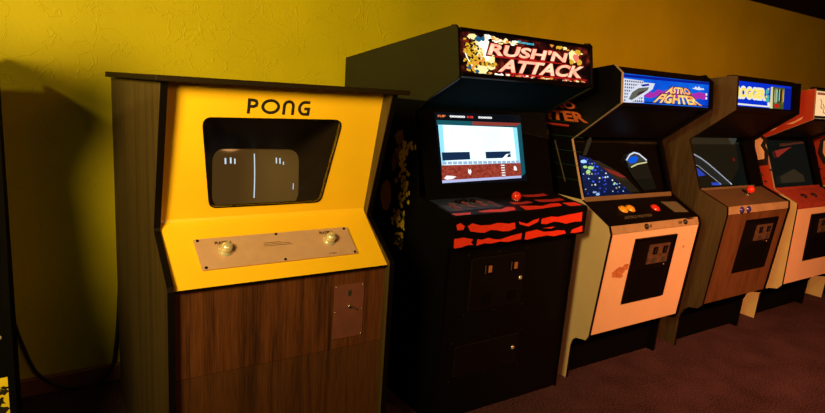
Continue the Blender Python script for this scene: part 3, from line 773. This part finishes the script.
# ------------------------------------------------------------------ white space-shooter cabinet
def build_astro():
    F = [(1.845, 1.580), (1.815, 1.570), (1.797, 1.545), (1.780, 1.410), (2.043, 1.216), (1.930, .927), (1.754, .835), (1.738, .797), (1.786, .268)]
    Fu = [F[0], F[2], F[3], F[4], F[5], F[6], F[7], F[8], (1.800, .243), (1.862, .232), (1.880, .215), (1.889, .180), (1.893, 0)]
    X0, X1 = 2.314, 3.066
    c = upright(X0, X1, Fu, 1.44, 'ASTRO FIGHTER arcade cabinet with cream lower side and stained cream front',
                mats=dict(side_up=M['black'], side_lo=M['cream'], mold_up=M['beige_edge'], mold_lo=M['black_edge'], inner=M['brown_black'], rail=M['tan']), split_z=.93, mold_break=4, sign_inset=.008, mold_right=M['black_edge'])
    th = c['th']; xi0, xi1 = c['xi']
    # marquee
    A, B = (1.797, 1.545), (1.780, 1.410); pl = c['sign']
    m = MB(); slab(m, pl, xi0, xi1 - .012, .000, .136, M['a_cyan'], .005, 0)
    patch(m, pl, [(xi0, .005), (xi1 - .012, .002), (xi1 - .012, .014), (xi0, .018)], M['a_deep'], .0008)
    patch(m, pl, [(2.340, .024), (2.485, .027), (2.495, .128), (2.340, .133)], M['g_white'], .0008)
    for i in range(9):
        for j in range(7):
            x = 2.348 + .0155 * i; t = .031 + .0145 * j
            if x < 2.48: patch(m, pl, [(x, t), (x + .0075, t), (x + .0075, t + .0075), (x, t + .0075)], M['a_shadow'], .0016)
    mag = [(2.49, .088), (2.53, .072), (2.56, .080), (2.60, .060), (2.64, .068), (2.70, .050), (2.80, .058), (2.90, .066), (2.95, .056), (3.00, .060), (3.02, .072), (3.00, .092), (2.95, .088), (2.90, .098), (2.75, .090), (2.65, .100), (2.60, .090), (2.55, .104), (2.50, .102)]
    patch(m, pl, mag, M['a_magenta'], .0012)
    patch(m, pl, [(2.352, .132), (2.382, .086), (2.435, .050), (2.490, .034), (2.572, .034), (2.556, .062), (2.490, .094), (2.415, .124)], M['g_white'], .0022)
    patch(m, pl, [(2.378, .116), (2.402, .084), (2.450, .062), (2.528, .054), (2.515, .070), (2.455, .096), (2.400, .120)], M['a_grey'], .0028)
    patch(m, pl, [(2.430, .098), (2.450, .082), (2.500, .070), (2.480, .084)], M['a_shadow'], .0034)
    patch(m, pl, [(2.462, .046), (2.522, .038), (2.530, .046), (2.478, .054)], M['a_deep'], .0034)
    patch(m, pl, [(2.882, .040), (2.905, .036), (2.915, .028), (2.930, .036), (2.945, .026), (2.960, .036), (2.985, .034), (2.995, .041), (2.94, .046)], M['g_white'], .0014)
    for t in (.058, .078): patch(m, pl, [(3.008, t), (3.022, t), (3.022, t + .012), (3.008, t + .012)], M['f_pale'], .0016)
    s = m.build('marquee_sign', th); s['label'] = 'backlit blue ASTRO FIGHTER sign with grey spaceship'
    m = MB()
    for st, q in (('ASTRO', [(2.694, .042), (2.838, .042), (2.880, .074), (2.650, .076)]), ('FIGHTER', [(2.628, .080), (2.890, .078), (2.975, .124), (2.558, .124)])):
        text(m, pl, st, grow(q, .008, .004), M['a_shadow'], .0038, .08)
        text(m, pl, st, q, M['a_gold'], .0046, .045)
    m.build('sign_lettering', s)
    # glass reflections painted as glowing shapes: field of blue lights, pale arc, tan stripe
    pg = c['glass']; m = MB()
    slab(m, pg, xi0 + .006, xi1 - .02, .004, pg.L - .004, M['g_glass'], .004, -.012)
    pt = Plane((2.062, 1.271), (1.942, .931), -.006)
    tri = [(2.358, .140), (2.440, .155), (2.530, .205), (2.735, .352), (2.358, .352)]
    patch(m, pt, tri, M['g_dim'], 0)
    rd = random.Random(11)
    for j in range(10):
        for i in range(16):
            x = 2.372 + .0215 * i + .010 * (j % 2) + rd.uniform(-.004, .004); t = .162 + .0190 * j + rd.uniform(-.003, .003)
            lim = 2.44 + (t - .150) * 1.50
            if x < lim - .012 and rd.random() < .62:
                r = rd.uniform(.0030, .0062)
                mt = rd.choice(['g_blue', 'g_blue', 'g_white', 'g_cyan', 'g_blue', 'f_cream'])
                patch(m, pt, [(x - r * 1.6, t), (x, t - r), (x + r * 1.6, t), (x, t + r)], M[mt], .0008)
    for cx, ct, rx, rt, mt in ((2.385, .172, .028, .009, 'g_cyan'), (2.41, .225, .020, .012, 'g_green'), (2.43, .205, .026, .010, 'g_green'), (2.39, .200, .018, .008, 'g_green'), (2.455, .342, .018, .008, 'g_cyan'), (2.60, .290, .010, .006, 'g_green')):
        patch(m, pt, jag(cx, ct, rx, rt, 12, .3, int(cx * 1000)), M[mt], .0012)
    patch(m, pt, [(2.45, .165), (2.50, .170), (2.63, .225), (2.69, .255), (2.80, .345), (2.72, .345), (2.55, .225)], M['g_brown'], .0004)
    patch(m, pt, [(2.53, .205), (2.64, .235), (2.70, .262), (2.66, .262), (2.57, .232)], M['g_red'], .0010)
    patch(m, pt, [(2.386, .140), (2.440, .060), (2.468, .042), (2.470, .066), (2.412, .140)], M['g_brown'], .0004)
    patch(m, pt, [(2.72, .200), (2.90, .185), (2.95, .330), (2.84, .345), (2.76, .26)], M['g_faint'], .0002)
    arc = [(2.725, .170), (2.76, .140), (2.80, .128), (2.84, .136), (2.90, .172)]
    patch(m, pt, arc + [(2.86, .176), (2.80, .205), (2.74, .205)], M['g_grey'], .0006)
    patch(m, pt, [(2.735, .172), (2.765, .152), (2.81, .146), (2.83, .160), (2.80, .182), (2.755, .188)], M['a_blue'], .0010)
    ribbon(m, pt, arc, .008, M['g_white'], .0012)
    ribbon(m, pt, [(2.755, .208), (2.81, .192), (2.90, .182)], .007, M['f_cream'], .0012)
    m.build('picture_or_painted_reflection', c['shroud'])
    # deck details
    pd = c['pdeck']; m = MB()
    text(m, pd, 'ASTRO FIGHTER', [(2.50, .135), (2.72, .135), (2.71, .155), (2.48, .157)], M['grey_art'], .0004, .02)
    m.build('deck_lettering', c['deck'])
    m = MB(); patch(m, pd, [(2.90, .05), (3.03, .06), (3.035, .15), (2.92, .14)], M['grey_art'], .0003)
    m.build('instruction_card', c['deck'])
    for x, t in ((2.545, .085), (2.605, .083)):
        b = button(c, c['deck'], pd, x, t, M['yellow_plastic'], .020); b['label'] = 'yellow plastic button'
    b = button(c, c['deck'], pd, 2.800, .095, M['red_plastic'], .020); b['label'] = 'red plastic button'
    # worn rail: two black locks and a dark chip
    pr = c['prail']
    for x in (2.595, 2.925):
        m = MB(); m.lathe(Vector(pr.p(x, .020, 0)), pr.n(), [(.014, 0), (.014, .006), (.006, .012), (0, .012)], M['ink'], 14); m.build('rail_latch', c['rail'])
    m = MB()
    for x in (2.625, 2.636, 2.87, 2.882, 2.894): patch(m, pr, [(x, .014), (x + .006, .010), (x + .005, .026), (x - .001, .028)], M['ink'], .0003)
    patch(m, pr, [(2.93, .001), (3.00, .001), (3.02, .006), (2.96, .009)], M['ink'], .0003)
    m.build('rail_marks', c['rail'])
    coin_door(c, 2.520, 2.862, .038, .385)
    pf = c['pfront']; m = MB()
    for sd, (cx, ct, rx, rt) in enumerate(((2.450, .205, .060, .030), (2.49, .185, .035, .025), (2.425, .215, .035, .018), (2.46, .228, .030, .012))):
        patch(m, pf, jag(cx, ct, rx, rt, 16, .45, sd + 5), M['stain'], .0002 + .0002 * sd)
    m.build('front_stain', c['front'])['label'] = 'orange brown stain on the cream front'
    m = MB(); m.lathe(Vector(pf.p(2.955, .118, 0)), pf.n(), [(.006, 0), (.006, .003), (0, .003)], M['stain'], 10)
    m.build('screw', c['front'])
    # left side artwork
    sp = SidePlane(X0); m = MB()
    text(m, sp, 'FIGHTER', [(2.44, 1.355), (1.995, 1.350), (1.945, 1.302), (2.47, 1.302)], M['orange_art'], .0006, .04)
    text(m, sp, 'ASTRO', [(2.34, 1.400), (2.06, 1.398), (2.03, 1.362), (2.37, 1.362)], M['orange_art'], .0006, .04)
    ribbon(m, sp, [(2.40, 1.280), (2.07, 1.280)], .010, M['lava_dark'], .0006)
    for k in range(14): ribbon(m, sp, [(2.70 - .03 * k, 1.45 - .004 * k), (2.60 - .03 * k, .94)], .0022, M['teal_art'], .0003)
    for k in range(7): ribbon(m, sp, [(2.74, 1.00 + .07 * k), (1.97 + (.06 if k > 3 else 0), 1.02 + .07 * k)], .0022, M['teal_art'], .0003)
    ribbon(m, sp, [(2.15, 1.20), (2.05, 1.00)], .006, M['grey_art'], .0010)
    m.build('side_artwork', th)['label'] = 'orange lettering on dark grid artwork'
    return c

# ------------------------------------------------------------------ wooden FROGGER cabinet
def build_frog():
    Fu = [(1.815, 1.592), (1.776, 1.590), (1.755, 1.412), (1.995, 1.228), (1.885, .952), (1.712, .884), (1.706, .840), (1.757, .300), (1.780, .272), (1.835, .260), (1.862, .235), (1.880, .190), (1.885, 0)]
    X0, X1 = 3.250, 3.965
    c = upright(X0, X1, Fu, 1.45, 'brown wood-grain FROGGER arcade cabinet with red ball joystick and blue buttons',
                mats=dict(side_up=M['frog_side'], side_lo=M['frog_side'], mold_up=M['brown_black'], mold_lo=M['black_edge'], deck=M['tan_deck'], rail=M['tan'], front=M['frog_front']), sign_inset=.040, glass_in=.062, mold_right=M['black_edge'])
    th = c['th']; xi0, xi1 = c['xi']; pl = c['sign']
    m = MB(); slab(m, pl, xi0, xi1 - .012, .006, pl.L - .008, M['f_blue'], .005, 0)
    patch(m, pl, [(xi0, .136), (3.690, .140), (3.690, .148), (xi0, .146)], M['f_pale'], .0008)
    patch(m, pl, [(3.690, .030), (3.712, .028), (3.722, .160), (3.690, .150)], M['f_cream'], .0010)
    patch(m, pl, [(3.712, .028), (3.850, .028), (3.850, .160), (3.722, .160)], M['f_green'], .0010)
    rd = random.Random(5)
    for i in range(16):
        x = 3.735 + .007 * i; patch(m, pl, [(x, .035 + rd.random() * .02), (x + .004, .035), (x + .006, .10 + rd.random() * .03), (x + .001, .11)], M[rd.choice(['f_cream', 's_black', 's_gold', 'f_teal'])], .0016)
    patch(m, pl, jag(3.765, .135, .040, .016, 12, .4, 3), M['s_red'], .0022)
    patch(m, pl, [(3.850, .028), (xi1 - .012, .028), (xi1 - .012, .160), (3.850, .160)], M['a_deep'], .0010)
    for cx, ct, rx, rt, mt, sd in ((3.648, .060, .026, .022, 'f_teal', 1), (3.655, .100, .030, .026, 'f_teal', 2), (3.670, .130, .022, .018, 'f_pale', 3), (3.640, .088, .012, .010, 'f_cream', 4), (3.660, .045, .010, .008, 'f_cream', 5)):
        patch(m, pl, jag(cx, ct, rx, rt, 12, .5, sd), M[mt], .0012 + .0004 * sd)
    s = m.build('marquee_sign', th); s['label'] = 'backlit blue sign with yellow FROGGER lettering'
    m = MB(); q = [(3.274, .050), (3.622, .052), (3.624, .104), (3.274, .104)]
    text(m, pl, 'FROGGER', grow(q, .012, .011), M['f_pale'], .0036, .10, spacing=.95)
    text(m, pl, 'FROGGER', q, M['f_yellow'], .0044, .055, spacing=1.05)
    m.build('sign_lettering', s)
    pg = c['glass']; m = MB(); slab(m, pg, xi0 + .006, xi1 - .006, -.01, pg.L - .004, M['g_teal'], .004, -.022)
    pt = Plane((2.106, 1.288), (1.932, .927), -.010)  # reflections in the glass, painted with glowing shapes
    patch(m, pt, [(3.37, .050), (3.93, .020), (3.90, .12), (3.86, .26), (3.70, .37), (3.36, .37)], M['g_brown'], .0002)
    patch(m, pt, [(3.80, .012), (3.93, .010), (3.93, .07), (3.86, .11)], M['g_grey'], .0006)
    top = [(3.35, .160), (3.40, .168), (3.46, .192), (3.52, .226), (3.60, .280), (3.72, .366)]
    bot = [(3.35, .222), (3.41, .240), (3.46, .272), (3.52, .310), (3.60, .362)]
    patch(m, pt, top + bot[::-1], M['g_grey'], .0008)
    ribbon(m, pt, top, .009, M['g_white'], .0016); ribbon(m, pt, bot, .004, M['g_white'], .0016)
    for i in range(16):
        a = i / 15; x = 3.36 + .28 * a; t = .166 + .19 * a * (.6 + .4 * a); ribbon(m, pt, [(x, t), (x - .01, t + .055)], .0035, M['g_brown'], .0014)
    patch(m, pt, [(3.352, .240), (3.41, .262), (3.46, .300), (3.352, .306)], M['g_blue'], .0014)
    patch(m, pt, [(3.50, .345), (3.60, .352), (3.59, .366), (3.50, .362)], M['g_blue'], .0014)
    patch(m, pt, jag(3.825, .205, .018, .014, 10, .2, 3), M['g_red'], .0012)
    m.build('picture_or_painted_reflection', c['shroud'])
    joystick(c, c['pdeck'], 3.655, .075, M['red_plastic'], .023, .018, 'red ball knob')
    pr = c['prail']
    for x in (3.405, 3.478): b = button(c, c['rail'], pr, x, .024, M['blue_plastic'], .015); b['label'] = 'dark blue start button'
    coin_door(c, 3.485, 3.850, .045, .370)
    return c

# ------------------------------------------------------------------ red cabinet
def build_red(X0, X1, label, full=True):
    Fu = [(1.850, 1.565), (1.806, 1.575), (1.785, 1.385), (2.062, 1.237), (1.935, .904), (1.781, .837), (1.778, .800), (1.776, .285), (1.800, .252), (1.850, .240), (1.885, .222), (1.905, .180), (1.910, 0)]
    c = upright(X0, X1, Fu, 1.44, label,
                mats=dict(side_up=M['red_side'], side_lo=M['cream_olive'], mold_up=M['beige_edge'], mold_lo=M['black_edge'], deck=M['red_deck'], rail=M['red_deck'], front=M['cream_front'], sill=M['red_deck']), split_z=.88, sign_inset=.010, glass_in=.03, mold_right=M['black_edge'])
    th = c['th']; xi0, xi1 = c['xi']; pl = c['sign']
    m = MB(); slab(m, pl, xi0, xi1 - .012, .010, pl.L - .008, M['r_peach'], .005, 0)
    for i, (x, t) in enumerate(((.09, .06), (.13, .09), (.20, .07), (.28, .10))):
        ribbon(m, pl, [(xi0 + x, t), (xi0 + x + .02, t + .02), (xi0 + x + .01, t + .05), (xi0 + x + .035, t + .06)], .007, M['r_brown'], .0012)
    patch(m, pl, [(xi0 + .04, .018), (xi1 - .1, .018), (xi1 - .1, .032), (xi0 + .04, .034)], M['r_brown'], .0012)
    m.build('marquee_sign', th)['label'] = 'backlit peach sign with brown drawing'
    pg = c['glass']; m = MB(); slab(m, pg, xi0 + .006, xi1 - .006, .004, pg.L - .006, M['g_teal'], .004, -.022)
    pt = Plane((2.092, 1.26), (1.954, .92), -.004)  # red and brown glowing shapes are painted reflections, not game graphics
    k = X0 - 4.23
    patch(m, pt, [(4.388 + k, .116), (4.640 + k, .088), (4.56 + k, .112), (4.40 + k, .166)], M['g_red'], .0006)
    patch(m, pt, [(4.38 + k, .30), (4.60 + k, .25), (4.72 + k, .30), (4.72 + k, .345), (4.38 + k, .345)], M['g_brown'], .0006)
    m.build('picture_or_painted_reflection', c['shroud'])
    for x in (.25, .40): button(c, c['deck'], c['pdeck'], X0 + x, .09, M['ink'], .018)
    coin_door(c, X0 + .235, X0 + .60, .045, .370)
    sp = SidePlane(X0); m = MB()
    patch(m, sp, [(2.115, 1.215), (2.085, 1.238), (2.062, 1.222), (2.075, 1.185), (2.045, 1.150), (2.035, 1.100), (2.075, 1.085), (2.105, 1.13)], M['cream'], .0012)
    patch(m, sp, [(2.14, 1.22), (2.085, 1.262), (2.035, 1.228), (2.045, 1.185), (2.015, 1.150), (2.005, 1.060), (2.085, 1.040), (2.14, 1.12)], M['ink'], .0004)
    patch(m, sp, [(1.94, 1.340), (1.89, 1.365), (1.845, 1.400), (1.85, 1.380), (1.90, 1.345)], M['cream'], .0006)
    patch(m, sp, [(2.06, 1.285), (2.02, 1.305), (1.99, 1.310), (2.02, 1.290)], M['cream'], .0006)
    for y, z in ((2.03, .99), (2.00, .95), (2.06, .93), (2.10, 1.0), (1.98, 1.03)): patch(m, sp, jag(y, z, .010, .008, 8, .4, int(y * 100)), M['ink'], .0006)
    m.build('side_artwork', th)
    return c

M['tan_deck'] = paint('tan_deck', (.085, .060, .030, 1), .5, vary=.15)

build_pong(); build_rush(); build_astro(); build_frog()
build_red(4.230, 4.945, 'red and cream arcade cabinet with a peach lit sign, right of the wood-grain cabinet')
build_red(5.260, 5.975, 'cream-sided arcade cabinet beyond the red one, only its pale foot showing')

# ------------------------------------------------------------------ leftmost cabinet, cut off by the frame
def build_left():
    Fu = [(1.845, 1.580), (1.797, 1.545), (1.780, 1.410), (2.043, 1.216), (1.930, .927), (1.762, .835), (1.752, .797), (1.752, .100), (1.780, .080), (1.812, .07), (1.822, .06), (1.826, .03), (1.826, 0)]
    c = upright(-.752, -.030, Fu, 1.44, 'black arcade cabinet with yellow and black splatter art, cut off at the left edge', mats=dict(front=M['black_matte'], rail=M['black_matte'], sill=M['black_matte'], deck=M['black_matte'], side_up=M['black_matte'], hood=M['black_matte'], mold_up=M['black_matte'], mold_lo=M['black_matte']))
    pf = c['pfront']; m = MB()
    slab(m, pf, -.70, -.040, .190, .640, M['art_yellow'], .003, .002)
    rd = random.Random(9)
    for i in range(60):
        x = rd.uniform(-.68, -.05); t = rd.uniform(.21, .60)
        if i < 7: x = -.052 - .006 * i; t = .225 + .012 * i + rd.uniform(-.01, .01)
        patch(m, pf, jag(x, t, rd.uniform(.006, .022), rd.uniform(.006, .022), 10, .7, i), M['ink'], .0022 + .00003 * i)
    m.build('splatter_artwork', c['front'])['label'] = 'yellow sheet splattered with black'
    m = MB(); m.lathe(Vector(pf.p(-.058, .078, 0)), pf.n(), [(.006, 0), (.006, .004), (0, .004)], M['chrome'], 10); m.build('bolt', c['front'])
build_left()

# cable hanging on the wall between the leftmost cabinet and the walnut one
def catmull(P, n=10):
    P = [Vector(p) for p in P]; P = [P[0] * 2 - P[1]] + P + [P[-1] * 2 - P[-2]]; out = []
    for i in range(1, len(P) - 2):
        a, b, c, d = P[i - 1:i + 3]
        for k in range(n):
            t = k / n; out.append(.5 * ((2 * b) + (c - a) * t + (2 * a - 5 * b + 4 * c - d) * t * t + (3 * b - a - 3 * c + d) * t ** 3))
    out.append(P[-2]); return out
m = MB(); m.tube(catmull([(-.055, 2.815, .50), (-.035, 2.82, .34), (-.002, 2.825, .20), (.03, 2.825, .11), (.09, 2.82, .045), (.16, 2.815, .012), (.25, 2.815, .012), (.315, 2.815, .07), (.345, 2.815, .25), (.365, 2.82, .55), (.375, 2.82, .78), (.40, 2.82, .82)]), .0065, M['rubber'])
o = m.build('power_cable', loc=(.16, 2.81, 0)); tag(o, 'black power cable looping down the yellow wall to the floor left of the yellow cabinet', 'cable')

# ------------------------------------------------------------------ light
def area(name, loc, target, size, power, col, spread=180):
    l = bpy.data.lights.new(name, 'AREA'); l.shape = 'DISK'; l.size = size; l.energy = power; l.color = col; l.spread = math.radians(spread)
    o = bpy.data.objects.new(name, l); COL.objects.link(o); o.location = loc
    o.rotation_euler = (Vector(target) - Vector(loc)).to_track_quat('-Z', 'Y').to_euler(); return o
area('lamp_left', (-.75, .30, 1.85), (.98, 2.7, 1.64), .62, 38, (1, .72, .20), 105)
area('ceiling_spot_right', (2.20, -.40, 2.26), (3.9, 1.8, .45), .30, 58, (1, .335, .12), 95)
area('ceiling_lamp_near_wall', (-1.15, 2.05, 2.26), (.6, 2.3, 1.0), .10, 10, (1, .78, .25), 170)
area('fill_light_behind', (1.15, -1.30, 2.26), (1.0, 1.9, 1.1), .8, 13, (1, .45, .16), 140)  # added soft orange fill behind the camera, to lift the shadows
w = bpy.data.worlds.new('room_dark'); SC.world = w; w.use_nodes = True
w.node_tree.nodes['Background'].inputs[0].default_value = (.10, .035, .018, 1); w.node_tree.nodes['Background'].inputs[1].default_value = .10

# ------------------------------------------------------------------ camera
cam = bpy.data.cameras.new('camera'); co = bpy.data.objects.new('camera', cam); COL.objects.link(co)
R = Matrix(((0.83281923, 0.0539833, -0.55090646), (-0.54948605, 0.20092609, -0.81098322), (0.06691193, 0.97811784, 0.19699818)))
co.matrix_world = Matrix.Translation((0, 0, 1.42)) @ R.to_4x4()
cam.sensor_width = 36; cam.lens = 597 / 825 * 36; cam.clip_start = .02
SC.camera = co
SC.view_settings.view_transform = 'Standard'; SC.view_settings.look = 'None'; SC.view_settings.exposure = 0; SC.view_settings.gamma = 1
SC.view_settings.use_curve_mapping = False
